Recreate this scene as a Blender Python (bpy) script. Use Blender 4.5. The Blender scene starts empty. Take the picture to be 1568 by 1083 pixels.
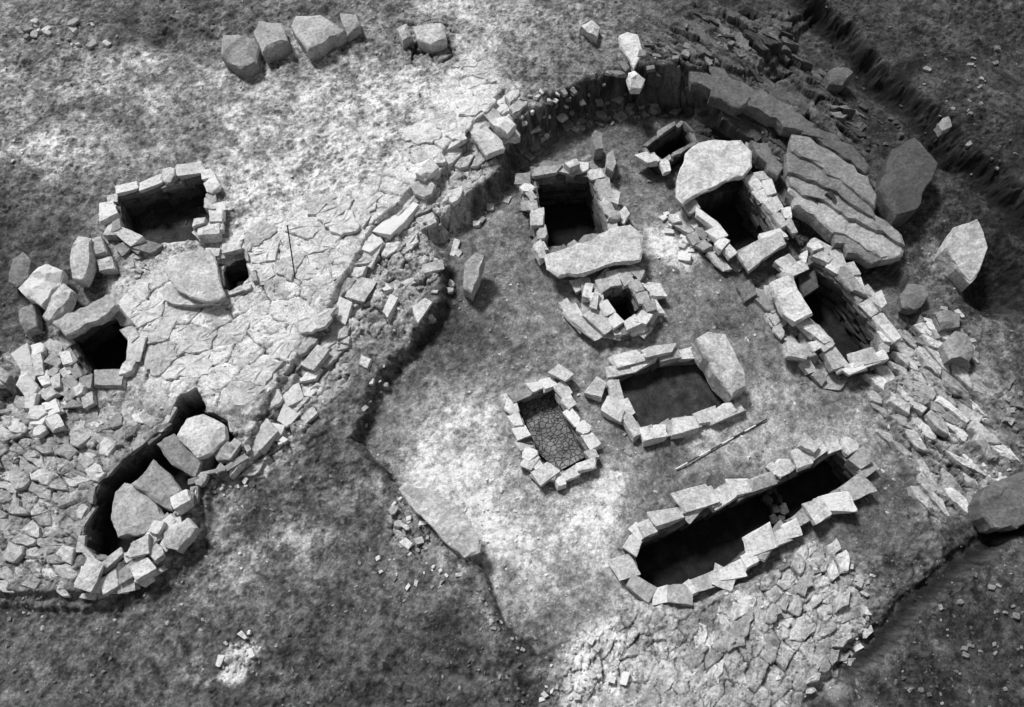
import bpy, bmesh, math, random
import numpy as np
from mathutils import Vector, Matrix, noise as mnoise

random.seed(11); rng=np.random.default_rng(7)
# ------------------------------------------------------------------ image pixel coordinates, unprojected through the camera to height z
TILT=math.radians(25); D=12.5; F=28/36*1568
CAM=np.array([0,-D*math.sin(TILT),D*math.cos(TILT)])
st,ct=math.sin(TILT),math.cos(TILT)
def W(u,v,z=0.0):
    a=(u-784)/F; b=-(v-541.5)/F
    dx=a; dy=b*ct+st; dz=b*st-ct
    t=(z-CAM[2])/dz
    return np.array([CAM[0]+dx*t, CAM[1]+dy*t])
def WP(pts,z=0.0): return np.array([W(p[0],p[1],p[2] if len(p)>2 else z) for p in pts])

# ------------------------------------------------------------------ numpy noise
_tab=rng.random((32,256,256)).astype(np.float32)
def vnoise(x,y,s=0):
    xi=np.floor(x).astype(np.int32); yi=np.floor(y).astype(np.int32)
    fx=(x-xi); fy=(y-yi); fx=fx*fx*(3-2*fx); fy=fy*fy*(3-2*fy)
    T=_tab[s%32]; a=xi&255; b=yi&255; a1=(a+1)&255; b1=(b+1)&255
    return (T[a,b]*(1-fx)*(1-fy)+T[a1,b]*fx*(1-fy)+T[a,b1]*(1-fx)*fy+T[a1,b1]*fx*fy)*2-1
def fbm(x,y,sc,oc=4,s=0,g=0.5):
    r=0;a=1;n=0
    for i in range(oc):
        r=r+a*vnoise((x*.8+y*.6*(-1)**i)*sc+13.7*i,(y*.8-x*.6*(-1)**i)*sc-7.1*i,s+i); n+=a; a*=g; sc*=2.03
    return r/n
def sstep(a,b,x):
    t=np.clip((x-a)/(b-a),0,1); return t*t*(3-2*t)
def sdf(P,X,Y):
    n=len(P); d=np.full(X.shape,1e9,np.float32); ins=np.zeros(X.shape,bool)
    for i in range(n):
        ax,ay=P[i]; bx,by=P[(i+1)%n]; ex,ey=bx-ax,by-ay
        wx=X-ax; wy=Y-ay
        t=np.clip((wx*ex+wy*ey)/(ex*ex+ey*ey+1e-12),0,1)
        d=np.minimum(d,(wx-ex*t)**2+(wy-ey*t)**2)
        c=((ay>Y)!=(by>Y))&(X<(bx-ax)*(Y-ay)/((by-ay) if abs(by-ay)>1e-9 else 1e-9)+ax)
        ins^=c
    d=np.sqrt(d); return np.where(ins,-d,d)
def voron(x,y,s=0,jit=0.9):
    xi=np.floor(x).astype(np.int32); yi=np.floor(y).astype(np.int32)
    f1=np.full(x.shape,9.,np.float32); f2=f1.copy(); idr=np.zeros_like(f1); ox=np.zeros_like(f1); oy=np.zeros_like(f1); r2=np.zeros_like(f1)
    for i in (-1,0,1):
        for j in (-1,0,1):
            a=(xi+i)&255; b=(yi+j)&255
            px=xi+i+.5+jit*(_tab[(s)%32][a,b]-.5); py=yi+j+.5+jit*(_tab[(s+1)%32][a,b]-.5)
            dx=x-px; dy=y-py; d=np.sqrt(dx*dx+dy*dy)
            m=d<f1
            f2=np.where(m,f1,np.minimum(f2,d)); idr=np.where(m,_tab[(s+2)%32][a,b],idr); r2=np.where(m,_tab[(s+3)%32][a,b],r2)
            ox=np.where(m,dx,ox); oy=np.where(m,dy,oy); f1=np.where(m,d,f1)
    return f1,f2-f1,idr,r2,ox,oy

# ------------------------------------------------------------------ terrain grid
def axis(lo,hi,st_):
    core=np.arange(lo,hi,st_); ext=[];s=st_;p=0
    while p<300: s*=1.22; p+=s; ext.append(p)
    ext=np.array(ext); return np.concatenate([(lo-ext)[::-1],core,core[-1]+ext])
xs=axis(-10.5,10.5,0.017); ys=axis(-5.6,8.4,0.017)
X,Y=np.meshgrid(xs,ys,indexing='ij'); X=X.astype(np.float32);Y=Y.astype(np.float32)
Xc=np.clip(X,-14,14);Yc=np.clip(Y,-9,12)
wx=fbm(X,Y,1.3,5,3,.6)*0.14; wy=fbm(X,Y,1.3,5,9,.6)*0.14
Xw=X+wx; Yw=Y+wy
ctl=[(100,150,.38),(400,150,.4),(600,120,.38),(700,50,.42),(900,60,.5),(900,140,.5),(1000,110,.6),(450,350,.36),(300,500,.33),(150,250,.38),(50,500,.3),(50,750,.28),(100,1000,.3),(350,950,.3),
(500,800,.3),(600,900,.3),(700,1000,.32),(600,700,.3),(600,600,.27),(620,480,.3),(700,270,.42),(1100,80,.5),(1250,120,.4),(1350,180,.28),(1450,100,.4),(1540,300,.4),(1450,420,.15),(1250,270,.42),
(1350,350,.38),(1480,560,.15),(1430,700,.12),(1500,650,.22),(1540,700,.35),(1300,900,.12),(1150,950,.12),(1000,1000,.13),(900,1040,.18),(1450,950,.2),(1540,880,.2),(1350,1050,.2)]
num=0;den=0
for u,v,z in ctl:
    p=W(u,v,z); w=1/(((Xc-p[0])**2+(Yc-p[1])**2)+.15)**1.6
    num=num+w*z; den=den+w
L1=num/den
BASIN=[(800,235),(850,205),(905,175),(960,160),(1040,165),(1100,190),(1150,225),(1200,300),(1240,350),(1300,370),(1360,420),(1400,470),(1400,540),(1350,600),(1370,700),(1420,820),(1380,860),(1300,850),(1200,860),(1080,920),(960,925),(900,965),(825,1000),(770,950),(740,880),(700,850),(610,740),(585,715),(548,685),(590,605),(640,550),(690,480),(695,420),(672,375),(745,320),(785,280)]
sb=sdf(WP(BASIN,0),Xw,Yw)
soft=sstep(-1.6,-.6,Y)*sstep(.8,-.2,X)*sstep(3.6,2.6,Y)
north=sstep(2.2,3.2,Y)
ww=.05+.22*soft+.20*north*(1-soft)
H=L1*sstep(0,1,(sb+.01+.05*north*(1+fbm(X,Y,4,4,18,.6)*1.6))/ww)
PLAT=[(1320,-60),(1200,60),(1100,190),(1040,200),(960,200),(880,220),(820,250),(800,200),(775,152),(735,195),(700,225),(655,270),(610,320),(570,350),(545,400),(515,455),(480,510),(445,570),(400,640),(370,690),(300,735),(300,800),(245,870),(120,915),(-100,905)]
pp=[tuple(W(u,v,.45)) for u,v in PLAT]
pp=[(-60,60),(60,60),(60,pp[0][1]+.5)]+pp+[(-60,pp[-1][1])]
sp=sdf(pp,Xw,Yw)
H=H+(.12*(1-sstep(-.06,.02,sp))+.10*(1-sstep(.08,.16,sp)))*sstep(-.0,.12+.15*north,sb)
def field(px,z,far):
    P=[tuple(W(u,v,z)) for u,v in px]+far; return sdf(P,Xw,Yw)
sse=field([(1640,760),(1568,810),(1450,895),(1390,945),(1290,1055),(1240,1120)],.4,[(4,-60),(60,-60),(60,0)])
H=H+.3*(1-sstep(-.10,.02,sse))-.14*np.exp(-((sse-.10)/.10)**2)
sne=field([(1130,-60),(1290,55),(1435,192),(1480,250),(1568,330),(1700,420)],.5,[(60,1),(60,60),(3,60)])
H=H+.30*(1-sstep(-.18,.02,sne+fbm(X,Y,4,5,28,.65)*.12))-.12*np.exp(-((sne-.12)/.14)**2)
for u,v,r,d in [(1530,440,.55,.45),(1440,240,.35,.2),(1340,130,.6,.15),(260,75,.35,.25),(20,610,.4,.35),(1020,215,.3,.2),(590,520,.3,.1)]:
    p=W(u,v,.3); H-=d*np.exp(-((X-p[0])**2+(Y-p[1])**2)/(r*r*.6))
for u,v,r,d in [(945,470,.5,.2)]:
    p=W(u,v,.2); H+=d*(1-sstep(.35,.6,np.sqrt((X-p[0])**2+(Y-p[1])**2)+fbm(X,Y,5,2,2)*.05))
PL=[(600,270),(470,320),(390,360),(330,370),(200,440),(190,560),(230,625),(300,590),(350,640),(440,570),(545,400),(660,260),(700,230),(775,150),(740,80),(690,130),(640,220)]
TER=[(775,150),(795,190),(770,230),(720,310),(680,370),(640,470),(560,520),(490,640),(400,720),(330,745),(360,690),(445,570),(545,400),(660,260)]
spl=sdf(WP(PL,.5),Xw,Yw); inpl=1-sstep(-.1,.35,spl+fbm(X,Y,1.5,3,8)*.3)
inb=1-sstep(-.15,.05,sb)
rg=(.6+.8*sstep(-.3,.4,fbm(X,Y,.7,2,29)))*(1-.7*inpl)*(1-.5*inb)
clod=np.maximum(fbm(X,Y,9,5,13,.65),0)
H+=fbm(X,Y,.8,4,11)*.05+fbm(X,Y,5,5,15,.62)*.045*rg+clod*.05*rg+fbm(X,Y,22,2,17)*.011*rg

# estimated ground tone: soil plus some shade in the colour (samples every ~1 m)
G=np.array([
[118,108,80,80,92,110,112,142,132,115,85,66,62,60,62,60],
[125,138,138,130,142,150,165,182,124,98,75,56,56,56,58,64],
[135,150,128,128,158,186,182,172,90,98,98,58,72,68,50,50],
[72,82,105,150,185,202,158,98,112,120,116,88,78,98,66,46],
[60,75,146,188,208,172,116,85,110,116,114,100,90,80,98,42],
[60,112,164,196,200,122,104,88,112,120,110,102,120,124,130,80],
[124,150,132,124,138,92,110,158,122,112,102,138,132,122,122,90],
[114,122,82,102,92,86,112,198,134,172,104,100,110,100,92,84],
[98,106,104,104,128,98,90,94,172,155,128,126,110,90,80,70],
[76,84,92,96,86,78,76,78,94,116,150,148,116,92,66,58],
[80,84,90,96,80,72,68,70,74,125,142,138,106,70,58,56]],float)/255
Glin=np.where(G<.04045,G/12.92,((G+.055)/1.055)**2.4)
def toPx(x,y,z=.25):
    dy=y-CAM[1]; dz=z-CAM[2]
    b=(dy*ct+dz*st); f=(dy*st-dz*ct)
    f=np.maximum(f,1); return 784+F*(x-CAM[0])/f, 541.5-F*b/f
jx=X+fbm(X,Y,1.1,6,20,.64)*.6; jy=Y+fbm(X,Y,1.1,6,24,.64)*.6
U,V=toPx(np.clip(jx,-12,12),np.clip(jy,-6,9))
gu=np.clip(U/100,0,14.999); gv=np.clip((V-50)/100,0,9.999)
i0=gv.astype(int); j0=gu.astype(int); fv=gv-i0; fu=gu-j0; fu=fu*fu*(3-2*fu);fv=fv*fv*(3-2*fv)
tone=(Glin[i0,j0]*(1-fu)*(1-fv)+Glin[i0,j0+1]*fu*(1-fv)+Glin[i0+1,j0]*(1-fu)*fv+Glin[i0+1,j0+1]*fu*fv)
tone=(tone**1.03*1.1).astype(np.float32)
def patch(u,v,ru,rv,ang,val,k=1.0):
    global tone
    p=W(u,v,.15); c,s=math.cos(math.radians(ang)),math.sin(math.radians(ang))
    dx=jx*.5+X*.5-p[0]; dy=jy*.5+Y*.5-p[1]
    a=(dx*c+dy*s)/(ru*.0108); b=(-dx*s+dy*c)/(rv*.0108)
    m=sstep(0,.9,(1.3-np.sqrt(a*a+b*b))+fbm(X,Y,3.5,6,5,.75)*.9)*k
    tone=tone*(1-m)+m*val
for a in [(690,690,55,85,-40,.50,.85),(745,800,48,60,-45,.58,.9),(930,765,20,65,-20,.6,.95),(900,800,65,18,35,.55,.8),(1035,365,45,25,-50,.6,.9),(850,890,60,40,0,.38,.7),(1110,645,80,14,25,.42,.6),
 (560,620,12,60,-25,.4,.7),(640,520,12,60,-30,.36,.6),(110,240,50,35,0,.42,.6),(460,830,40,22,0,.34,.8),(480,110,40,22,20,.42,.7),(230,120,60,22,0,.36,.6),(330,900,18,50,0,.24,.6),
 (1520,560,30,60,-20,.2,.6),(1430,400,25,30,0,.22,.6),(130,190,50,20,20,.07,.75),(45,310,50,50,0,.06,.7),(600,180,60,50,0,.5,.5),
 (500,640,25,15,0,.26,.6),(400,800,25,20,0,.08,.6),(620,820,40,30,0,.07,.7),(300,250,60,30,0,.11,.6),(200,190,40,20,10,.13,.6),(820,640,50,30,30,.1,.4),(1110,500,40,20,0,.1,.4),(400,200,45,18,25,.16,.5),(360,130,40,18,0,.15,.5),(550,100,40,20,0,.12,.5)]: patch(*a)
tone*=1-.12*soft*sstep(0,.1,sb)*sstep(.1,.3,sp)
tone*=1-.85*np.exp(-((sse-.04)/.11)**2); tone*=1-.75*np.exp(-((sne-.02)/.16)**2)  # dark bands at both trench edges, wall shadow painted into the tone
# basin banks: shade of the steep faces painted into the tone
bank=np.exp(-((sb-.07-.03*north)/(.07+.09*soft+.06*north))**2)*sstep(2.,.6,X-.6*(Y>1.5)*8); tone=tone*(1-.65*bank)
nb=1-.25*inb
lum=fbm(X,Y,2.2,7,6,.75); tone*=np.clip(1+lum*1.3*(1-.45*inpl)*nb,.35,1.9)
med=fbm(X,Y,11,5,2,.8); tone*=np.clip(1+med*1.5*(1-.35*inpl)*nb,.3,2.1)
dk=sstep(.12,.32,fbm(X,Y,5,6,27,.75)); tone*=1-.4*dk*(1-.7*inpl)*(1-.5*inb)
spk=sstep(.25,.4,fbm(X,Y,16,3,30,.6)); tone*=1-.5*spk*(1-.5*inb)

def bed(px,z,ang,lx,ly,amp,cd,seed,tmul,tilt=.05,edge=.12,cr=.06,nz=.8):
    """jointed bedrock: angled cells of lx x ly metres"""
    P=WP(px,z); lo=P.min(0)-.6; hi=P.max(0)+.6
    a0,a1=np.searchsorted(xs,[lo[0],hi[0]]); b0,b1=np.searchsorted(ys,[lo[1],hi[1]]); S=(slice(a0,a1),slice(b0,b1))
    x_,y_=X[S],Y[S]
    sd=sdf(P,Xw[S],Yw[S]); m=1-sstep(-edge,edge*.5,sd+fbm(x_,y_,2,5,7,.65)*.35)
    a=math.radians(ang); c,s=math.cos(a),math.sin(a)
    qx=x_+fbm(x_,y_,3,4,12)*.09; qy=y_+fbm(x_,y_,3,4,14)*.09
    x=(qx*c+qy*s)/lx; y=(-qx*s+qy*c)/ly
    f1,e,r,r2,ox,oy=voron(x,y,seed)
    wv=np.clip(1+fbm(x_,y_,3,2,16)*1.6,.25,2)
    crack=1-sstep(0,1,e/(cr*wv))
    f1b,eb,rb,r2b,oxb,oyb=voron(x*2.3,y*2.3,seed+5)
    crb=(1-sstep(0,1,eb/(cr*1.3*wv)))*(rb>.35)
    h=(r-.5)*2*amp+ (r-.5)*ox*tilt*2+(r2-.5)*oy*tilt*2 - crack*cd - crb*cd*.5+(rb-.5)*amp*.5
    H[S]+=m*h
    t=tmul*(.75+.5*r2)*(.87+.26*rb)*np.clip(1+fbm(x_,y_,6,6,19,.75)*nz*1.3,.35,1.6)*(1-.88*crack)*(1-.6*crb)
    tone[S]=tone[S]*(1-m)+m*t
SWB=[(-100,540),(60,510),(130,600),(240,640),(210,680),(140,760),(110,880),(-100,900)]
NER=[(1000,60),(1060,30),(1200,30),(1290,130),(1390,330),(1395,390),(1350,400),(1240,350),(1160,215),(1050,150),(1000,130)]
EAS=[(1335,600),(1350,560),(1400,490),(1480,520),(1500,620),(1530,740),(1500,800),(1420,830),(1380,700)]
SEB=[(960,935),(1080,925),(1190,870),(1250,830),(1330,870),(1330,960),(1270,1060),(1200,1130),(880,1130),(880,960)]
bed(PL,.5,35,.52,.38,.014,.04,1,.54,.03,.3,.05,.7)
bed(TER,.45,42,.30,.17,.04,.05,4,.34,.07,.15,.08)
bed(SWB,.45,-25,.26,.17,.03,.05,8,.26,.06,.2,.07)
bed(NER,.5,-42,.9,.2,.10,.10,13,.085,.12,.2,.08,1.1)
bed(EAS,.12,-50,.42,.12,.05,.07,16,.2,.07,.25,.1)
bed(SEB,.12,55,.3,.2,.03,.04,19,.34,.05,.3,.07)
bed([(590,760),(640,740),(680,850),(640,880),(590,830)],.3,-65,.25,.1,.03,.05,21,.2,.05,.15,.1)
bed([(600,30),(690,30),(700,100),(620,110)],.6,0,.3,.2,.05,.06,22,.2,.05,.15,.1)
bed([(330,1010),(350,975),(395,970),(390,1010),(350,1045),(310,1040)],.3,55,.12,.09,.02,.04,23,.5,.05,.1,.1)
bed([(870,980),(940,940),(970,1060),(900,1100),(860,1060)],.2,75,.25,.14,.03,.04,9,.55,.05,.25,.06)

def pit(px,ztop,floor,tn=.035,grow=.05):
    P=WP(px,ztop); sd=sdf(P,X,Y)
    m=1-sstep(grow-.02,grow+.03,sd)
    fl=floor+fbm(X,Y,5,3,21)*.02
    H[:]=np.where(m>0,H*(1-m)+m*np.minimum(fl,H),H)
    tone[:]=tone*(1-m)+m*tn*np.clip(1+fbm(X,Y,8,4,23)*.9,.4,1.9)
C={
'A':([(180,299),(307,265),(322,335),(300,352),(215,362),(185,345)],.72,.15),
'B':([(336,400),(372,390),(382,430),(342,443)],.62,.0),
'C':([(105,512),(172,476),(195,520),(180,565),(130,570)],.62,-.05),
'E':([(818,268),(903,265),(933,350),(842,378)],.28,-.6),
'F':([(926,447),(966,437),(983,474),(953,491)],.3,-.35),
'G':([(1062,302),(1142,277),(1192,348),(1130,380)],.3,-.55),
'G2':([(990,225),(1048,190),(1062,212),(1014,246)],.3,-.3),
'H':([(1215,422),(1248,398),(1300,440),(1348,508),(1345,535),(1296,555),(1262,500),(1240,480)],.3,-.45),
'I':([(790,613),(846,592),(901,697),(855,722),(826,695)],.15,-.25),
'J':([(945,580),(1010,555),(1075,548),(1118,612),(985,656)],.14,-.12),
'K':([(975,850),(992,825),(1100,778),(1195,735),(1287,688),(1318,725),(1195,803),(1120,862),(1050,893),(1000,903),(980,880)],.18,-.45),
}
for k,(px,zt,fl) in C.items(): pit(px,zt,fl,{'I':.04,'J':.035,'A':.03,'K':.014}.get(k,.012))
GR=[(130,800),(165,725),(210,690),(255,655),(275,610),(300,598),(315,628),(345,645),(368,690),(340,712),(300,725),(288,765),(235,810),(205,845),(150,852),(128,835)]
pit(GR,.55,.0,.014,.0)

def Hs(x,y):
    i=min(max(int(np.searchsorted(xs,x)),0),len(xs)-1); j=min(max(int(np.searchsorted(ys,y)),0),len(ys)-1)
    return float(H[i,j])

# ------------------------------------------------------------------ materials
def new_mat(name):
    m=bpy.data.materials.new(name); m.use_nodes=True; nt=m.node_tree; nt.nodes.clear()
    out=nt.nodes.new('ShaderNodeOutputMaterial'); b=nt.nodes.new('ShaderNodeBsdfPrincipled')
    b.inputs['Roughness'].default_value=.92; b.inputs['Specular IOR Level'].default_value=.15
    nt.links.new(b.outputs[0],out.inputs[0]); return m,nt,b
def mathn(nt,op,a,b=None,clamp=False):
    n=nt.nodes.new('ShaderNodeMath'); n.operation=op; n.use_clamp=clamp
    for i,v in enumerate((a,b)):
        if v is None: continue
        if isinstance(v,(int,float)): n.inputs[i].default_value=v
        else: nt.links.new(v,n.inputs[i])
    return n.outputs[0]
def noisen(nt,co,scale,detail=6,rough=.6):
    n=nt.nodes.new('ShaderNodeTexNoise'); n.inputs['Scale'].default_value=scale; n.inputs['Detail'].default_value=detail; n.inputs['Roughness'].default_value=rough
    nt.links.new(co,n.inputs['Vector']); return n.outputs['Fac']
def mapr(nt,v,a,b,c,d):
    n=nt.nodes.new('ShaderNodeMapRange'); nt.links.new(v,n.inputs[0])
    for i,k in enumerate((a,b,c,d)): n.inputs[i+1].default_value=k
    return n.outputs[0]
def surf_mat(name,c1,c2,speck,bump,bd,r1,r2,gain=1.0):
    m,nt,b=new_mat(name)
    at=nt.nodes.new('ShaderNodeAttribute'); at.attribute_name='tone'
    co=nt.nodes.new('ShaderNodeTexCoord').outputs['Object']
    n1=noisen(nt,co,c1,8,.7); n2=noisen(nt,co,c2,8,.75); n3=noisen(nt,co,90,3,.6)
    t=mathn(nt,'MULTIPLY',mathn(nt,'MULTIPLY',at.outputs['Fac'],gain),mapr(nt,n1,.32,.68,1-r1,1+r1))
    t=mathn(nt,'MULTIPLY',t,mapr(nt,n2,.32,.68,1-r2,1+r2))
    if speck:
        v=nt.nodes.new('ShaderNodeTexVoronoi'); v.inputs['Scale'].default_value=18; nt.links.new(co,v.inputs['Vector'])
        s=nt.nodes.new('ShaderNodeSeparateColor'); nt.links.new(v.outputs['Color'],s.inputs[0])
        near=mapr(nt,v.outputs['Distance'],.1,.22,1,0); rare=mapr(nt,s.outputs[0],.78,.82,0,1)
        k=mathn(nt,'MULTIPLY',near,rare); k=mathn(nt,'MULTIPLY',k,mapr(nt,n1,.45,.6,0,1.4))
        t=mathn(nt,'MULTIPLY',t,mathn(nt,'ADD',k,1.0))
    t=mathn(nt,'MAXIMUM',mathn(nt,'MINIMUM',t,.74),.008)
    cc=nt.nodes.new('ShaderNodeCombineColor')
    for i in range(3): nt.links.new(t,cc.inputs[i])
    nt.links.new(cc.outputs[0],b.inputs['Base Color'])
    bp=nt.nodes.new('ShaderNodeBump'); bp.inputs['Strength'].default_value=bump; bp.inputs['Distance'].default_value=bd
    hh=mathn(nt,'ADD',n2,mathn(nt,'MULTIPLY',n3,.5)); nt.links.new(hh,bp.inputs['Height']); nt.links.new(bp.outputs[0],b.inputs['Normal'])
    return m
M_ground=surf_mat('excavated_soil_and_bedrock',7,34,True,.9,.026,.3,.55,1.1)
M_stone=surf_mat('schist_stone',4,22,False,1.0,.035,.35,.45,1.4)
def flat_mat(name,val,rough=.6):
    m,nt,b=new_mat(name); b.inputs['Roughness'].default_value=rough
    co=nt.nodes.new('ShaderNodeTexCoord').outputs['Object']; t=mapr(nt,noisen(nt,co,20),.3,.7,val*.8,val*1.2)
    cc=nt.nodes.new('ShaderNodeCombineColor')
    for i in range(3): nt.links.new(t,cc.inputs[i])
    nt.links.new(cc.outputs[0],b.inputs['Base Color']); return m
M_white=flat_mat('white_paint',.6); M_black=flat_mat('black_paint',.03)

def link(o): bpy.context.scene.collection.objects.link(o); return o
def mesh_np(name,Vt,Fc,n,tone,mat,smooth=False):
    me=bpy.data.meshes.new(name); me.vertices.add(len(Vt)); me.vertices.foreach_set('co',np.asarray(Vt,np.float32).ravel())
    k=len(Fc); me.loops.add(k*n); me.loops.foreach_set('vertex_index',np.asarray(Fc,np.int32).ravel())
    me.polygons.add(k); me.polygons.foreach_set('loop_start',np.arange(0,k*n,n,dtype=np.int32))
    me.update(calc_edges=True)
    a=me.attributes.new('tone','FLOAT','POINT'); a.data.foreach_set('value',np.asarray(tone,np.float32).ravel())
    me.polygons.foreach_set('use_smooth',np.full(k,smooth)); me.materials.append(mat)
    return me
nx,ny=H.shape; idx=np.arange(nx*ny).reshape(nx,ny)
Fq=np.stack([idx[:-1,:-1],idx[1:,:-1],idx[1:,1:],idx[:-1,1:]],-1).reshape(-1,4)
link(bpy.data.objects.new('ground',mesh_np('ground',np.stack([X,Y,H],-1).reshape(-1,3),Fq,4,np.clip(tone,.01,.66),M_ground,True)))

# ------------------------------------------------------------------ rock templates
def hull_mesh(pts,cuts=0,disp=0):
    bm=bmesh.new(); vs=[bm.verts.new(p) for p in pts]
    r=bmesh.ops.convex_hull(bm,input=vs)
    junk=[g for g in r['geom_interior'] if isinstance(g,bmesh.types.BMVert)]
    if junk: bmesh.ops.delete(bm,geom=list(set(junk)),context='VERTS')
    if cuts:
        bmesh.ops.subdivide_edges(bm,edges=bm.edges[:],cuts=cuts,use_grid_fill=True)
        off=Vector((random.random()*50,random.random()*50,0))
        for v in bm.verts: v.co+=mnoise.noise_vector(v.co*3.2+off)*disp+mnoise.noise_vector(v.co*9+off)*disp*.5
    bmesh.ops.triangulate(bm,faces=bm.faces[:]); bm.normal_update()
    bm.verts.index_update()
    Vv=np.array([v.co[:] for v in bm.verts],np.float32); Ff=np.array([[v.index for v in f.verts] for f in bm.faces],np.int32); bm.free(); return Vv,Ff
def t_block():
    pts=[]; sh=random.uniform(-.18,.18); tp=random.uniform(0,.3)
    for sx in(-1,1):
        for sy in(-1,1):
            if random.random()<.04: continue
            for sz in(-1,1):
                j=[1-random.random()*.34,(1-random.random()*.34)*(1-tp*(sx>0)),1-random.random()*.28]
                c=[.53*sx*j[0]+sh*sy*.5,.53*sy*j[1],.5*sz*j[2]]; k=.02+random.random()*.06
                for a in range(3):
                    q=list(c); q[a]-=k*(1 if c[a]>0 else -1)*random.uniform(.5,1.2); pts.append(q)
    return hull_mesh(pts,2,.05)
def t_slab():
    n=random.randint(5,7); pts=[]; a0=random.random()*6
    for i in range(n):
        a=a0+(i+random.uniform(-.33,.33))*2*math.pi/n; r=.56*random.uniform(.8,1.1)
        for z,s in((-.5,.95),(.25,1),(.5,.9)): pts.append((math.cos(a)*r*s,math.sin(a)*r*s,z+random.uniform(-.15,.15)))
    return hull_mesh(pts,2,.05)
def t_peb():
    pts=[(Vector((random.gauss(0,1),random.gauss(0,1),random.gauss(0,1))).normalized()*random.uniform(.35,.55))[:] for _ in range(11)]
    return hull_mesh(pts)
TB=[t_block() for _ in range(40)]; TS=[t_slab() for _ in range(22)]; TP=[t_peb() for _ in range(20)]; TM=TB+TS[:8]
class Batch:
    def __init__(s): s.v=[];s.f=[];s.t=[];s.n=0
    def add(s,tpl,loc,dim,yaw,tone,tx=0,ty=0):
        Vv,Ff=tpl
        R=np.array(Matrix.Rotation(yaw,3,'Z')@Matrix.Rotation(tx,3,'X')@Matrix.Rotation(ty,3,'Y'))
        s.raw((Vv*np.array(dim))@R.T+np.array(loc),Ff,np.full(len(Vv),tone))
    def raw(s,p,f,t): s.v.append(p); s.f.append(f+s.n); s.t.append(t); s.n+=len(p)
    def build(s,name,mat=None,parent=None):
        Vv=np.concatenate(s.v); c=np.array([Vv[:,0].mean(),Vv[:,1].mean(),0]) 
        if parent is not None: c=np.array(parent.location)
        me=mesh_np(name,Vv-c,np.concatenate(s.f),3,np.concatenate(s.t),mat or M_stone)
        o=link(bpy.data.objects.new(name,me))
        if parent is None: o.location=c
        else: o.parent=parent
        return o
def clip(poly,n,d):
    out=[]
    for i in range(len(poly)):
        a=poly[i];b=poly[(i+1)%len(poly)]; da=a@n-d; db=b@n-d
        if da<=0: out.append(a)
        if (da<0)!=(db<0) and da!=db: out.append(a+(b-a)*(da/(da-db)))
    return out
def pavers(B,px,z,ang,lx,ly,hr,gap,th,tone,drop=.1,tilt=.05,jit=.42,fuzz=.12,sub=.07,rough=.01,skip2=.0,tv=.35):
    """naturally jointed bedrock: fitted, individually tilted fragments"""
    P=WP(px,z); a=math.radians(ang); c,s=math.cos(a),math.sin(a)
    R=np.array([[c,s],[-s,c]]); S=np.array([lx,ly]); Q=(P@R.T)/S
    lo=np.floor(Q.min(0)).astype(int)-2; hi=np.ceil(Q.max(0)).astype(int)+2
    nx_,ny_=hi-lo; g=np.stack(np.meshgrid(np.arange(nx_),np.arange(ny_),indexing='ij'),-1).astype(float)
    g[...,0]+=rng.uniform(0,1,ny_)[None,:]
    g+=lo+rng.uniform(-jit,jit,g.shape)
    Wd=(g*S)@R; sd=sdf(P,Wd[...,0],Wd[...,1])+fbm(Wd[...,0],Wd[...,1],2,3,4)*fuzz*2
    dn=fbm(Wd[...,0],Wd[...,1],1.6,3,5)
    for i in range(2,nx_-2):
        for j in range(2,ny_-2):
            if sd[i,j]>0 or random.random()<drop+skip2*(dn[i,j]*2.5): continue
            p0=g[i,j]; poly=[p0+np.array(q) for q in ((-1.3,-1.3),(1.3,-1.3),(1.3,1.3),(-1.3,1.3))]
            for di in range(-2,3):
                for dj in range(-2,3):
                    if di==0 and dj==0: continue
                    q=g[i+di,j+dj]; n=q-p0
                    if len(poly)>2: poly=clip(poly,n,n@(p0+q)/2)
            if len(poly)<3: continue
            poly=(np.array(poly)*S)@R; cen=poly.mean(0); rad=np.sqrt(((poly-cen)**2).sum(1)).mean()
            if rad<.03: continue
            dd=poly-cen; ln=np.sqrt((dd**2).sum(1,keepdims=True))+1e-6
            poly=cen+dd*np.clip(1-gap*random.uniform(.4,1.8)/ln,.3,1)
            pts=[]
            for k in range(len(poly)):
                u=poly[k];w=poly[(k+1)%len(poly)]; L=np.hypot(*(w-u)); m=max(1,int(L/sub))
                for t in range(m): pts.append(u+(w-u)*t/m+rng.normal(0,rough,2)*(1 if t else .6))
            pts=np.array(pts); n=len(pts)
            if n<3: continue
            z0=Hs(*cen)+random.uniform(*hr)
            gx,gy=random.gauss(0,tilt),random.gauss(0,tilt); d=pts-cen
            def rg_(sc,dz,nz): 
                q=cen+d*sc; return np.column_stack([q,z0+(d[:,0]*gx+d[:,1]*gy)*sc+dz+rng.normal(0,nz,n)])
            ch=min(.02,rad*.12)
            V_=np.concatenate([rg_(.5,.004,.007),rg_(1-.13*min(1,.12/rad),0,.006),rg_(1,-ch,.005),rg_(1.01,-th,.0),[[cen[0],cen[1],z0+.004]]])
            f=[]; k=np.arange(n); k1=(k+1)%n
            f.append(np.stack([np.full(n,4*n),k,k1],1))
            for r in range(3):
                o=r*n; f.append(np.stack([k+o,k+o+n,k1+o+n],1)); f.append(np.stack([k+o,k1+o+n,k1+o],1))
            tn=tone*random.uniform(1-tv,1+tv)
            B.raw(V_,np.concatenate(f),np.full(len(V_),tn))
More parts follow.
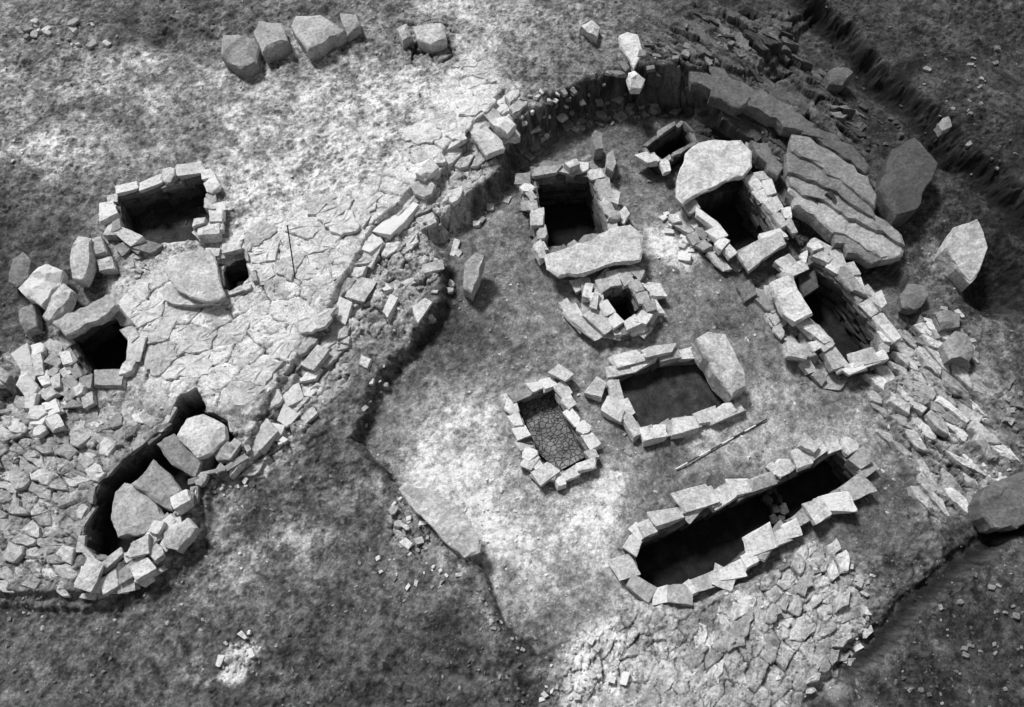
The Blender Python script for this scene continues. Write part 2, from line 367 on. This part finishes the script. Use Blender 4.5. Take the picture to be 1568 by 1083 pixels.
def slab(name,px,z,th,tone=.38,parent=None,shrink=.96,rough=.016,mat=None,zj=0.0,B=None,edj=1.3):
    """irregular quarried slab; px outline of the upper face, z height of upper face"""
    P=[]; px=[tuple(q[:2])+((q[2] if len(q)>2 else z)+random.uniform(-zj,zj),) for q in px]; n=len(px)
    for i in range(n):
        a=np.array(px[i],float); b=np.array(px[(i+1)%n],float)
        L=np.hypot(*(b-a)[:2]); k=max(1,int(L/12))
        for j in range(k):
            c=a+(b-a)*j/k
            if j: c[:2]+=rng.normal(0,edj,2)
            xy=W(c[0],c[1],c[2]); P.append((xy[0],xy[1],c[2]))
    P=np.array(P); c=P.mean(0); 
    bm=bmesh.new()
    rings=[]
    ax=rng.normal(0,1,2); ax/=np.hypot(*ax)
    for s_,dz in ((.5,zj*.9),(.95,.0),(1.0,-.016-th*.05),(1.0,-th*.55),(shrink,-th)):
        r=[]
        for p in P:
            q=c+(p-c)*np.array([s_,s_,s_ if s_<.9 else 1]); q=q+rng.normal(0,.005,3)
            if s_<.9: q[:2]+=ax*zj*1.6
            r.append(bm.verts.new((q[0],q[1],q[2]+dz)))
        rings.append(r)
    m=len(P)
    for a,b in zip(rings[:-1],rings[1:]):
        for i in range(m): bm.faces.new((a[i],b[i],b[(i+1)%m],a[(i+1)%m]))
    bm.faces.new(rings[0]); bm.faces.new(rings[-1][::-1])
    bmesh.ops.triangulate(bm,faces=bm.faces[:])
    for it in range(2):
        le=[e for e in bm.edges if e.calc_length()>.07]
        if le: bmesh.ops.subdivide_edges(bm,edges=le,cuts=1); bmesh.ops.triangulate(bm,faces=bm.faces[:])
    off=Vector((random.random()*40,random.random()*40,0))
    for v in bm.verts: v.co+=mnoise.noise_vector(v.co*3+off)*rough*1.4+mnoise.noise_vector(v.co*14+off)*rough*.6
    bmesh.ops.recalc_face_normals(bm,faces=bm.faces[:])
    if B is not None:
        bm.verts.index_update()
        B.raw(np.array([v.co[:] for v in bm.verts]),np.array([[v.index for v in f.verts] for f in bm.faces],np.int32),np.full(len(bm.verts),tone)); bm.free(); return
    cc=Vector((c[0],c[1],0)) if parent is None else Vector(parent.location)
    for v in bm.verts: v.co-=cc
    me=bpy.data.meshes.new(name); bm.to_mesh(me); nv=len(bm.verts); bm.free()
    a=me.attributes.new('tone','FLOAT','POINT'); a.data.foreach_set('value',np.full(nv,tone,np.float32)); me.materials.append(mat or M_stone)
    o=link(bpy.data.objects.new(name,me))
    if parent is None: o.location=cc
    else: o.parent=parent
    return o
def empty(name,px,z):
    o=bpy.data.objects.new(name,None); p=np.mean(WP(px,z),0); o.location=(p[0],p[1],0); o.empty_display_size=.3; return link(o)

def ring(B,px,ztop,zbot,ln=(.14,.44),wd=(.12,.26),th=.09,tone=.36,closed=True,skip=(),top_jit=.025,top_scale=1.12,off=0):
    P=WP(px,ztop); area=0
    for i in range(len(P)):
        a=P[i];b=P[(i+1)%len(P)]; area+=a[0]*b[1]-b[0]*a[1]
    sg=1 if area<0 else -1
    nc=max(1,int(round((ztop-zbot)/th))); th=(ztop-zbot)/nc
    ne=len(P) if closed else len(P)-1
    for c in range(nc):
        z=ztop-th*(c+.5); top=c==0; course_k=max(.14,.5-.1*c)  # lower courses get a darker tone
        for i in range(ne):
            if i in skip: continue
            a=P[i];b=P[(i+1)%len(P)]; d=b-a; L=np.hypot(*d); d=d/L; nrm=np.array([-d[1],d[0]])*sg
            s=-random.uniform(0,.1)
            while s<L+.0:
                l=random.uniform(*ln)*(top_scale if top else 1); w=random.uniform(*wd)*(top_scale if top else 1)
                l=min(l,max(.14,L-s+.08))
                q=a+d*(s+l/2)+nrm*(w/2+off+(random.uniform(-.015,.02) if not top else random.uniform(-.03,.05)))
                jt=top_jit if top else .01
                t_=tone*random.uniform(.5,1.35) if top else tone*course_k*random.uniform(.5,1.3)
                B.add(random.choice(TM if top else TB),(q[0],q[1],z+random.uniform(-jt,jt)),(l*1.1,w*1.08,th*(1.15 if not top else random.uniform(.7,1.5))),math.atan2(d[1],d[0])+random.gauss(0,.17 if top else .06),t_,random.gauss(0,.1 if top else .03),random.gauss(0,.09 if top else .03))
                s+=l*.97
def row(B,px,z,ln=(.15,.3),wd=(.12,.2),th=(.08,.16),tone=.36,jit=.03,rows=1,yawj=.25,step=1.0,skip=.0,follow=None):
    P=WP(px,z)
    for r in range(rows):
        for i in range(len(P)-1):
            a=P[i];b=P[i+1]; d=b-a;L=np.hypot(*d);d/=L;nrm=np.array([-d[1],d[0]]); s=0
            while s<L:
                l=random.uniform(*ln);w=random.uniform(*wd);h=random.uniform(*th)
                q=a+d*(s+l/2)+nrm*((r-(rows-1)/2)*np.mean(wd)+random.gauss(0,jit))
                zz=z if follow is None else Hs(*q)+follow
                if random.random()>=skip: B.add(random.choice(TM),(q[0],q[1],zz-h/2+random.gauss(0,.02)),(l*1.1,w*1.1,h),math.atan2(d[1],d[0])+random.gauss(0,yawj),tone*random.uniform(.6,1.35),random.gauss(0,.12),random.gauss(0,.12))
                s+=l*step
def fieldr(B,px,z,n,ln,asp,th,ang,angj,tone,sink=.4,mind=.6,tpl=None,tilt=.15):
    P=WP(px,z); lo=P.min(0);hi=P.max(0); cand=lo+(hi-lo)*rng.random((n*8,2))
    cand=cand[sdf(P,cand[:,0],cand[:,1])<0]; pts=[]
    for q in cand:
        if len(pts)>=n: break
        l=ln[0]+(ln[1]-ln[0])*random.random()**2
        if any((q[0]-p[0])**2+(q[1]-p[1])**2<(mind*(l+p[2])/2)**2 for p in pts): continue
        pts.append((q[0],q[1],l)); w=l*random.uniform(*asp);h=min(random.uniform(*th),w)
        B.add(random.choice(tpl or TM),(q[0],q[1],Hs(q[0],q[1])+h*(.5-sink)),(l,w,h),math.radians(ang)+random.gauss(0,angj),tone*random.uniform(.6,1.4),random.gauss(0,tilt),random.gauss(0,tilt))
def stone(B,u,v,z,l,w,h,ang,tone=.38,tpl=None,tx=0,ty=0):
    q=W(u,v,z); B.add(tpl or random.choice(TB),(q[0],q[1],z-h/2),(l*1.1,w*1.1,h),math.radians(ang),tone*random.uniform(.85,1.15),tx or random.gauss(0,.07),ty or random.gauss(0,.07))

# ------------------------------------------------------------------ cist graves
def cist(key,**k):
    px,zt,fl=C[key]; e=empty('stone_cist_grave',px,zt); B=Batch(); ring(B,px,zt,fl,**k); return e,B
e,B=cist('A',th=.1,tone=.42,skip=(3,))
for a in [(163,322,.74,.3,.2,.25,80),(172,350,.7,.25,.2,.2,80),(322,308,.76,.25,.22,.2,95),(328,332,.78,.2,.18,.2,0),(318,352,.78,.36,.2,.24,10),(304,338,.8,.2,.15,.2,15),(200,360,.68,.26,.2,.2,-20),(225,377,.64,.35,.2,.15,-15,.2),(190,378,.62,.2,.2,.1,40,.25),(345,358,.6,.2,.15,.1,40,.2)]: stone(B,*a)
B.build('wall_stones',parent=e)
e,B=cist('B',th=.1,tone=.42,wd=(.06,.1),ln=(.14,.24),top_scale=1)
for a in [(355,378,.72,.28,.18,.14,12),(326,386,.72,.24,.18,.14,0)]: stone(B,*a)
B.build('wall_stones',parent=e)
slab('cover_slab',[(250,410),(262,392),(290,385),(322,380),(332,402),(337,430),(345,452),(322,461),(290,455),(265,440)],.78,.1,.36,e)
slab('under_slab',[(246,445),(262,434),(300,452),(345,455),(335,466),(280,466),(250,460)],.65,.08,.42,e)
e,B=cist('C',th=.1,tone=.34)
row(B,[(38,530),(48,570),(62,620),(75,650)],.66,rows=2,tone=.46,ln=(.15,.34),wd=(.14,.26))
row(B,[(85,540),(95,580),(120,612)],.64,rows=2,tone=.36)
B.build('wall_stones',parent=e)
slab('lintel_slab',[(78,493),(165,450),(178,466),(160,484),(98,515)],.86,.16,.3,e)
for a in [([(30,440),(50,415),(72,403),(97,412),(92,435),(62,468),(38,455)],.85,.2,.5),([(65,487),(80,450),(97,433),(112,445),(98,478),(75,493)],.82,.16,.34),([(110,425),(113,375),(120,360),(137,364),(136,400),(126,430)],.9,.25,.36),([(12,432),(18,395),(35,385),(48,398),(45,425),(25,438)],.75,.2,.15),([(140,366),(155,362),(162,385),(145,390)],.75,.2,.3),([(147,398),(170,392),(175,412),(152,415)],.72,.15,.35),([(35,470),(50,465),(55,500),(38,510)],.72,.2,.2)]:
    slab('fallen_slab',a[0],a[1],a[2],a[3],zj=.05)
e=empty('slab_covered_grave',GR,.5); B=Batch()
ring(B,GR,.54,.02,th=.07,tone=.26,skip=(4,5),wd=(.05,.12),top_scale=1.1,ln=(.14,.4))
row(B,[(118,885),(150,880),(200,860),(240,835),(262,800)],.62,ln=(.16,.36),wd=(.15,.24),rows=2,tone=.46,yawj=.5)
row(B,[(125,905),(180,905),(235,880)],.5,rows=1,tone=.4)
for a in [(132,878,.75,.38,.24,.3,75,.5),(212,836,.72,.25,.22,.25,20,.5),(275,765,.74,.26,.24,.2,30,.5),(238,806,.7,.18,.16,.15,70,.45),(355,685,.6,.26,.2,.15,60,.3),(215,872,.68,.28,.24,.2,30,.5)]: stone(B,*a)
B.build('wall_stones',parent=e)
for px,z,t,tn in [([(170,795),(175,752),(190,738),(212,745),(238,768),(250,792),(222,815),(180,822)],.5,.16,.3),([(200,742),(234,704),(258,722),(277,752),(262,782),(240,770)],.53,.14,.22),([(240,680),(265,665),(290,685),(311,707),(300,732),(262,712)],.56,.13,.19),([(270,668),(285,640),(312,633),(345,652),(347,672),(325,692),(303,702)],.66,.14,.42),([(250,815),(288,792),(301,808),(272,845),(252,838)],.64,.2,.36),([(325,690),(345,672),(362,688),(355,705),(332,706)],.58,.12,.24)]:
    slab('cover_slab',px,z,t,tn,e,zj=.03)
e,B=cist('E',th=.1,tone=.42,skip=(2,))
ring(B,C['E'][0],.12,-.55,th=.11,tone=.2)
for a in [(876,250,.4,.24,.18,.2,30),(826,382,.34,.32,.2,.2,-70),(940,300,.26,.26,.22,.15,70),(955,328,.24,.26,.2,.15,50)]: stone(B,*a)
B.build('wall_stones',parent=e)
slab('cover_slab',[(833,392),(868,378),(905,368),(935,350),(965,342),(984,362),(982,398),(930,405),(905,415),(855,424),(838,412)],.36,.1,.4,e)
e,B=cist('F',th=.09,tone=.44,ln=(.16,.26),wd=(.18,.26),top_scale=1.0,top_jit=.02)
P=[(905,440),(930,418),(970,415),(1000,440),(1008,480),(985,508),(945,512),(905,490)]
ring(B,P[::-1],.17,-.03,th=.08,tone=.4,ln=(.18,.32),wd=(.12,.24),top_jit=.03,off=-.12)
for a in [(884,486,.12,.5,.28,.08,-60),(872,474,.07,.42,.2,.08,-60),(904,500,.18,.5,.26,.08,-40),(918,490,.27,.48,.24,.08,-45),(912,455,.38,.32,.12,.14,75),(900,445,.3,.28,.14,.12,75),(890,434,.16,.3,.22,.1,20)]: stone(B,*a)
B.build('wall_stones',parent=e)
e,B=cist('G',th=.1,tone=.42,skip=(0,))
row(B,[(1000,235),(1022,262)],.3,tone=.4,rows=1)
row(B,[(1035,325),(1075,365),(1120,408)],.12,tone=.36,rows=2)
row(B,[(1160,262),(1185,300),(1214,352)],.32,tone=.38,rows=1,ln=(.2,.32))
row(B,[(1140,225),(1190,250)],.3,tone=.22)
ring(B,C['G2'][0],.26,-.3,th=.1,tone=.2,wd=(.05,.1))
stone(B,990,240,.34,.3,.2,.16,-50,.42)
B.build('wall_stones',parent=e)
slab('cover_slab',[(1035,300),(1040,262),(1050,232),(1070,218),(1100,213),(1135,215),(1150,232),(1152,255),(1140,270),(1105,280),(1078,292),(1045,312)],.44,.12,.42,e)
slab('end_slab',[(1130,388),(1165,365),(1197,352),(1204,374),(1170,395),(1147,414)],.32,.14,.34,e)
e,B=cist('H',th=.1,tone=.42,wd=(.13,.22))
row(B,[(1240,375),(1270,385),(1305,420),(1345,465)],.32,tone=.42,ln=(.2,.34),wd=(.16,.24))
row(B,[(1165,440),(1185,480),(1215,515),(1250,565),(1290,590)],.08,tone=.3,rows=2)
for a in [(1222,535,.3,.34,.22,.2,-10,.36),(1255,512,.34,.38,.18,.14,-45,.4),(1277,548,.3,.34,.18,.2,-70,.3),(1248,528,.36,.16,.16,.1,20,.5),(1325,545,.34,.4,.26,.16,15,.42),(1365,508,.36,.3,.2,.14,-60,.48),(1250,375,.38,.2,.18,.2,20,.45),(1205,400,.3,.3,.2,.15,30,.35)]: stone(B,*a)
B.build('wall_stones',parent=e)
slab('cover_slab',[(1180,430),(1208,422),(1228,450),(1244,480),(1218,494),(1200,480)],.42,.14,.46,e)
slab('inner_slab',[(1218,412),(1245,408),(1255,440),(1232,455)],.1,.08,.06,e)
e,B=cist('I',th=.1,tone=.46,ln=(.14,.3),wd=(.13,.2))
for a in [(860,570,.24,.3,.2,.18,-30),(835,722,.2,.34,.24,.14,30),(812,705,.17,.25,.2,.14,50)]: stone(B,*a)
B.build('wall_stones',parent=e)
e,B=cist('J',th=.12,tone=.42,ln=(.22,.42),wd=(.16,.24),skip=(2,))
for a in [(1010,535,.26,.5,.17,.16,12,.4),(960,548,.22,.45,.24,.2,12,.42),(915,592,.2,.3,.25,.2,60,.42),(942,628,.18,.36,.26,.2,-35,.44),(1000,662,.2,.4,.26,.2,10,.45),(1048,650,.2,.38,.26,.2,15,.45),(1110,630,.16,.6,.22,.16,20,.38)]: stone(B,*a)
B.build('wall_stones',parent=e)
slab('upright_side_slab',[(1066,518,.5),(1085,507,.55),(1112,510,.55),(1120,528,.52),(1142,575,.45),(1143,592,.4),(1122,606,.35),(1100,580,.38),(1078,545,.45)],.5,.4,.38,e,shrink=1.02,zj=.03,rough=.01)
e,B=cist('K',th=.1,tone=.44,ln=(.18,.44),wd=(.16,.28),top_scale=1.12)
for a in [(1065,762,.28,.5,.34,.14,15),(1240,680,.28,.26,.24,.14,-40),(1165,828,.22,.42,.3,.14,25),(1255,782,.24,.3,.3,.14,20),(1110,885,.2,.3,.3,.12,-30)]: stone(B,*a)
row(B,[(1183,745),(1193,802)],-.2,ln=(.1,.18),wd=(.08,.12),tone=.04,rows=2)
B.build('wall_stones',parent=e)

px=C['I'][0]; P=WP(px,-.17); m,nt,b=new_mat('cracked_dry_mud')
co=nt.nodes.new('ShaderNodeTexCoord').outputs['Object']
wn=nt.nodes.new('ShaderNodeTexNoise'); wn.inputs['Scale'].default_value=9; nt.links.new(co,wn.inputs['Vector'])
mx=nt.nodes.new('ShaderNodeMixRGB'); mx.inputs[0].default_value=.06; nt.links.new(co,mx.inputs[1]); nt.links.new(wn.outputs['Color'],mx.inputs[2])
v=nt.nodes.new('ShaderNodeTexVoronoi'); v.feature='DISTANCE_TO_EDGE'; v.inputs['Scale'].default_value=14; nt.links.new(mx.outputs[0],v.inputs['Vector'])
t=mathn(nt,'MULTIPLY',mapr(nt,v.outputs['Distance'],.01,.06,.016,.16),mapr(nt,noisen(nt,co,4),.3,.7,.4,1.5))
cc=nt.nodes.new('ShaderNodeCombineColor')
for i in range(3): nt.links.new(t,cc.inputs[i])
nt.links.new(cc.outputs[0],b.inputs['Base Color'])
bp=nt.nodes.new('ShaderNodeBump'); bp.inputs['Distance'].default_value=.012; nt.links.new(mapr(nt,v.outputs['Distance'],0,.12,0,1),bp.inputs['Height']); nt.links.new(bp.outputs[0],b.inputs['Normal'])
me=bpy.data.meshes.new('cracked_mud_floor'); me.from_pydata([(p[0],p[1],-.17) for p in P],[],[list(range(len(P)))]); me.materials.append(m); link(bpy.data.objects.new('cracked_mud_floor',me))

# ------------------------------------------------------------------ loose boulders and slabs
for nm,px,z,t,tn in [
('fallen_slab',[(610,748,.56),(622,738,.62),(648,745,.64),(690,768,.6),(718,795,.54),(737,828,.44),(735,845,.38),(712,853,.38),(690,838,.42),(655,800,.52),(628,775,.55)],.4,.12,.42),
('standing_stone',[(708,440,.35),(712,402,.5),(728,386,.55),(742,390,.55),(735,412,.5),(722,448,.35)],.5,.3,.3),
('standing_stone',[(905,208),(912,198),(922,205),(924,228),(912,230)],.35,.3,.2),
('standing_stone',[(928,235),(938,228),(944,250),(938,264),(928,256)],.28,.25,.26),
('boulder',[(1347,288),(1368,226),(1402,207),(1437,250),(1403,322),(1372,333)],.8,.5,.06),
('standing_stone',[(1448,378,.6),(1462,348,.7),(1497,334,.75),(1508,355,.7),(1513,380,.6),(1502,412,.5),(1487,433,.4),(1465,410,.5)],.6,.45,.38),
('boulder',[(1503,765),(1512,745),(1545,728),(1590,722),(1600,790),(1560,808),(1522,808),(1506,790)],.65,.4,.10),
('boulder',[(1442,528),(1462,506),(1482,512),(1494,535),(1484,556),(1456,550)],.4,.25,.2),
('boulder',[(1380,450),(1392,434),(1412,436),(1420,460),(1400,475),(1384,470)],.35,.2,.14),
('boulder',[(1428,480),(1450,474),(1472,480),(1470,500),(1440,506)],.35,.2,.18),
('boulder',[(337,84),(341,52),(378,55),(397,74),(392,94),(368,104),(345,92)],.85,.35,.2),
('boulder',[(388,48),(397,32),(430,34),(441,62),(402,80)],.9,.35,.26),
('boulder',[(444,38),(452,24),(490,22),(529,46),(470,78)],.9,.3,.3),
('boulder',[(520,20),(545,22),(552,38),(532,54)],.85,.3,.26),
('boulder',[(634,40),(680,38),(684,58),(660,67),(638,60)],.85,.25,.36),
('boulder',[(605,44),(622,36),(632,58),(616,68)],.8,.2,.28),
('fallen_slab',[(948,54),(960,48),(976,52),(986,84),(978,92),(970,104),(958,82)],.85,.15,.42),
('boulder',[(960,118),(975,110),(988,122),(982,135),(966,134)],.78,.15,.5),
('boulder',[(888,40),(905,30),(920,42),(915,56),(900,52)],.85,.2,.36),
('boulder',[(1265,112),(1290,102),(1308,115),(1290,132),(1270,128)],.6,.2,.1),
('boulder',[(635,250),(660,240),(672,256),(650,275),(636,266)],.72,.12,.48),
('boulder',[(722,205),(745,192),(768,215),(772,228),(745,238)],.64,.14,.48),
('boulder',[(750,185),(775,176),(790,190),(778,206),(760,200)],.64,.14,.5),
('boulder',[(1435,190),(1450,184),(1458,194),(1444,202)],.8,.15,.2),
('fallen_slab',[(1128,440),(1150,425),(1160,450),(1140,462)],.1,.12,.14),
('fallen_slab',[(632,470),(650,455),(662,462),(640,494)],.4,.1,.46)]:
    slab(nm,px,z,t,tn,zj=(.06 if nm=='boulder' else .0),rough=.011)

# ------------------------------------------------------------------ natural bedrock
B=Batch()
pavers(B,[(785,150),(800,185),(770,225),(725,275),(680,330),(610,385),(560,455),(510,535),(450,630),(400,720),(335,740),(362,690),(445,570),(545,400),(660,260),(740,180)],.45,45,.34,.2,(.0,.08),.016,.16,.4,drop=.12,tilt=.09,fuzz=.05,jit=.38)
row(B,[(690,345),(650,385),(600,440),(560,500),(520,570),(480,640),(420,700)],.35,ln=(.1,.34),wd=(.1,.22),th=(.08,.16),tone=.36,jit=.14,step=1.3,follow=.04,rows=1,yawj=.5,skip=.3)
row(B,[(785,290),(735,330),(690,365),(690,430),(640,500)],.3,ln=(.08,.2),wd=(.08,.16),th=(.06,.12),tone=.3,jit=.08,step=2.2,follow=.03,yawj=.7,skip=.3)
row(B,[(775,160),(735,203),(690,238),(655,283),(612,328),(572,368),(548,420),(520,478),(490,528),(455,588),(415,648),(375,700)],.5,ln=(.2,.5),wd=(.2,.36),th=(.12,.2),tone=.5,jit=.05,step=1.1,skip=.3,follow=.1,yawj=.15)
B.build('bedrock_ledge')
B=Batch()
pavers(B,PL,.5,38,.5,.36,(.006,.028),.012,.06,.42,drop=.15,skip2=.5,tilt=.015,fuzz=.2,rough=.018,jit=.49,tv=.22)
B.build('limestone_pavement')
B=Batch()
pavers(B,NER,.5,-42,.45,.13,(-.05,.06),.01,.25,.075,drop=.55,skip2=.6,tilt=.25,jit=.5,fuzz=.2,rough=.025,tv=.6)
pavers(B,[(1030,70),(1110,50),(1180,110),(1330,230),(1345,300),(1240,300),(1160,210),(1060,140)],.55,-42,1.0,.42,(.0,.1),.02,.3,.095,drop=.35,tilt=.18,jit=.5,fuzz=.15,rough=.04,tv=.4)
# the long dipping bedding planes above the cists
for px,z,t,tn in [
 ([(1206,290),(1212,280),(1250,300),(1300,330),(1345,352),(1386,380),(1384,392),(1350,396),(1318,372),(1270,350),(1232,322)],.48,.3,.28),
 ([(1205,262),(1236,268),(1262,284),(1312,306),(1345,332),(1382,358),(1386,376),(1345,354),(1290,326),(1240,298),(1212,282)],.56,.25,.2),
 ([(1205,232),(1235,236),(1262,258),(1310,290),(1340,322),(1342,334),(1296,306),(1245,276),(1208,262)],.64,.3,.14),
 ([(1213,205),(1240,208),(1286,240),(1330,272),(1346,300),(1342,318),(1300,286),(1250,250),(1214,230)],.70,.3,.17),
 ([(1225,185),(1265,200),(1310,228),(1335,258),(1326,266),(1280,232),(1230,204)],.72,.3,.08),
 ([(1120,120),(1190,150),(1250,190),(1240,206),(1180,180),(1110,140)],.72,.25,.10),([(1050,100),(1110,105),(1150,150),(1130,165),(1060,125)],.75,.25,.09),
 ([(1150,215),(1175,218),(1200,258),(1192,270),(1160,238)],.45,.25,.13),([(1275,350),(1330,378),(1350,398),(1335,402),(1280,372)],.45,.2,.16)]:
    slab('',px,z,t,tn,B=B,zj=.012,rough=.012,edj=2.6)
B.build('bedrock_ridge')
B=Batch(); pavers(B,EAS,.12,-50,.4,.16,(-.02,.09),.014,.15,.36,drop=.22,skip2=.4,tilt=.12,jit=.48)
B.build('bedrock_outcrop')
B=Batch(); pavers(B,[(1180,900),(1200,860),(1250,830),(1320,850),(1320,900),(1290,950),(1240,980),(1190,960)],.12,50,.26,.17,(-.01,.07),.014,.1,.34,drop=.3,skip2=.4,tilt=.14,jit=.49,fuzz=.2,rough=.016)
pavers(B,[(960,960),(1100,930),(1180,900),(1220,1000),(1180,1100),(900,1100),(890,980)],.12,60,.42,.24,(-.03,.018),.010,.1,.34,drop=.4,skip2=.8,tilt=.06,jit=.5,fuzz=.35,rough=.02,tv=.45)
pavers(B,[(1230,960),(1330,880),(1330,980),(1270,1060),(1220,1060)],.12,40,.22,.12,(-.01,.06),.014,.1,.26,drop=.5,tilt=.14,jit=.49,fuzz=.2,rough=.014)
B.build('bedrock_outcrop')
B=Batch(); pavers(B,SWB,.45,-25,.3,.18,(-.03,.06),.014,.12,.33,drop=.28,skip2=.6,tilt=.11,jit=.47,fuzz=.25,rough=.013)
pavers(B,[(105,640),(215,620),(240,650),(190,690),(120,720),(100,690)],.5,-20,.2,.2,(-.01,.02),.005,.1,.32,drop=.05,tilt=.04)
B.build('bedrock_outcrop')
B=Batch()
for a in [([(320,1040),(335,990),(380,965),(400,990),(350,1035)],.3,8,(.06,.16),.5),([(880,990),(930,960),(960,1040),(900,1060)],.15,10,(.1,.25),.5),([(590,760),(620,755),(670,840),(630,860)],.3,14,(.06,.22),.4),
 ([(850,165),(1000,110),(1010,160),(900,180),(800,230)],.3,50,(.06,.26),.16),([(780,165),(900,145),(890,170),(800,200)],.5,25,(.1,.25),.34),([(0,30),(180,30),(190,70),(0,75)],.6,20,(.06,.25),.3),
 ([(860,170),(1040,150),(1150,60),(1020,60)],.5,36,(.06,.24),.13),([(1250,90),(1400,190),(1350,240)],.5,18,(.06,.2),.06),([(1340,880),(1300,860),(1340,960),(1280,1060)],.2,20,(.06,.22),.3),
 ([(560,580),(680,370),(690,450),(600,560),(550,670)],.3,16,(.04,.14),.3),([(1500,620),(1568,560),(1568,720)],.3,20,(.06,.16),.18),([(190,380),(240,370),(240,420),(190,430)],.55,8,(.08,.2),.3),
 ([(1000,320),(1030,320),(1075,390),(1050,405)],.05,10,(.1,.28),.55),([(350,760),(420,720),(460,650),(380,700),(300,760)],.4,20,(.05,.16),.4),([(740,880),(700,850),(770,950),(830,1000),(800,1010),(720,930)],.3,18,(.04,.12),.25),
 ([(650,840),(690,860),(720,900),(560,900),(580,820)],.3,20,(.03,.1),.4),([(850,1000),(900,970),(900,1083),(820,1083)],.2,18,(.04,.12),.45),([(1380,480),(1480,470),(1500,600),(1400,560)],.12,20,(.08,.26),.26),
 ([(1380,90),(1560,60),(1568,300),(1450,200)],.7,30,(.04,.14),.16),([(1450,900),(1568,820),(1568,1083),(1300,1083)],.5,40,(.03,.1),.16)]:
    fieldr(B,a[0],a[1],a[2],a[3],(.45,.85),(.04,.12),random.uniform(-60,60),.8,a[4],sink=.35,mind=.6)
B.build('rubble_stones')
B=Batch()
for i in range(24000):
    u=random.uniform(-20,1590); v=random.uniform(-20,1100)
    q=W(u,v,.3); z=Hs(*q)
    if z<-.06: continue
    d=vnoise(np.array([q[0]*1.1]),np.array([q[1]*1.1]),3)[0]
    if random.random()>.45+.7*d: continue
    s=.012+.055*random.random()**5
    ii=min(int(np.searchsorted(xs,q[0])),len(xs)-1); jj=min(int(np.searchsorted(ys,q[1])),len(ys)-1)
    tn=float(tone[ii,jj])*random.uniform(.6,2.4)+.03
    B.add(random.choice(TP),(q[0],q[1],z+s*.1),(s*random.uniform(.9,1.8),s,s*.7),random.random()*6,min(tn,.5))
B.build('gravel')

# ------------------------------------------------------------------ survey poles
def tube(name,p0,p1,r,n,mats,parent_name):
    p0=Vector(p0);p1=Vector(p1); e=bpy.data.objects.new(parent_name,None); e.location=p0; link(e)
    d=p1-p0
    q=d.to_track_quat('Z','Y')
    for i in range(n):
        bm=bmesh.new(); bmesh.ops.create_cone(bm,cap_ends=True,segments=12,radius1=r,radius2=r,depth=d.length/n*.999)
        me=bpy.data.meshes.new(name); bm.to_mesh(me); bm.free(); me.materials.append(mats[i%2]); o=link(bpy.data.objects.new(f'{name}_{i+1}',me)); o.parent=e
        o.rotation_mode='QUATERNION'; o.rotation_quaternion=q; o.location=d*((i+.5)/n)
a=W(1035,718,.06);b=W(1175,641,.06)
tube('pole_section',(a[0],a[1],Hs(*a)+.03),(b[0],b[1],Hs(*b)+.03),.010,8,[M_white,M_black],'ranging_pole')
a=W(452,430,.5);zb=Hs(*a);a=W(452,430,zb);b=W(440,345,zb+1.0)
tube('pole_section',(a[0],a[1],zb-.03),(b[0],b[1],zb+1.0),.010,4,[M_black,M_black],'survey_pole')

# ------------------------------------------------------------------ light, sky, camera
w=bpy.data.worlds.new("World"); bpy.context.scene.world=w; w.use_nodes=True; nt=w.node_tree
bg=nt.nodes['Background']; sky=nt.nodes.new('ShaderNodeTexSky'); sky.sky_type='NISHITA'; sky.sun_disc=False
EL=math.radians(50); AZ=math.radians(-35)   # sun from the north-west
sky.sun_elevation=EL; sky.sun_rotation=AZ
bwn=nt.nodes.new('ShaderNodeRGBToBW'); nt.links.new(sky.outputs[0],bwn.inputs[0]); nt.links.new(bwn.outputs[0],bg.inputs['Color']); bg.inputs['Strength'].default_value=.13
sd_=Vector((math.sin(AZ)*math.cos(EL),math.cos(AZ)*math.cos(EL),math.sin(EL)))
L=bpy.data.lights.new('sun','SUN'); L.energy=5; L.angle=math.radians(11); L.color=(1,1,1)
so=link(bpy.data.objects.new('sun',L)); so.rotation_mode='QUATERNION'; so.rotation_quaternion=sd_.to_track_quat('Z','Y')
cd=bpy.data.cameras.new('camera'); cd.lens=28; cd.sensor_width=36; cd.clip_end=2000
co_=link(bpy.data.objects.new('camera',cd)); co_.location=CAM.tolist(); co_.rotation_euler=(TILT,0,0)
sc=bpy.context.scene; sc.camera=co_
sc.view_settings.view_transform='Standard'; sc.view_settings.look='None'; sc.view_settings.exposure=0
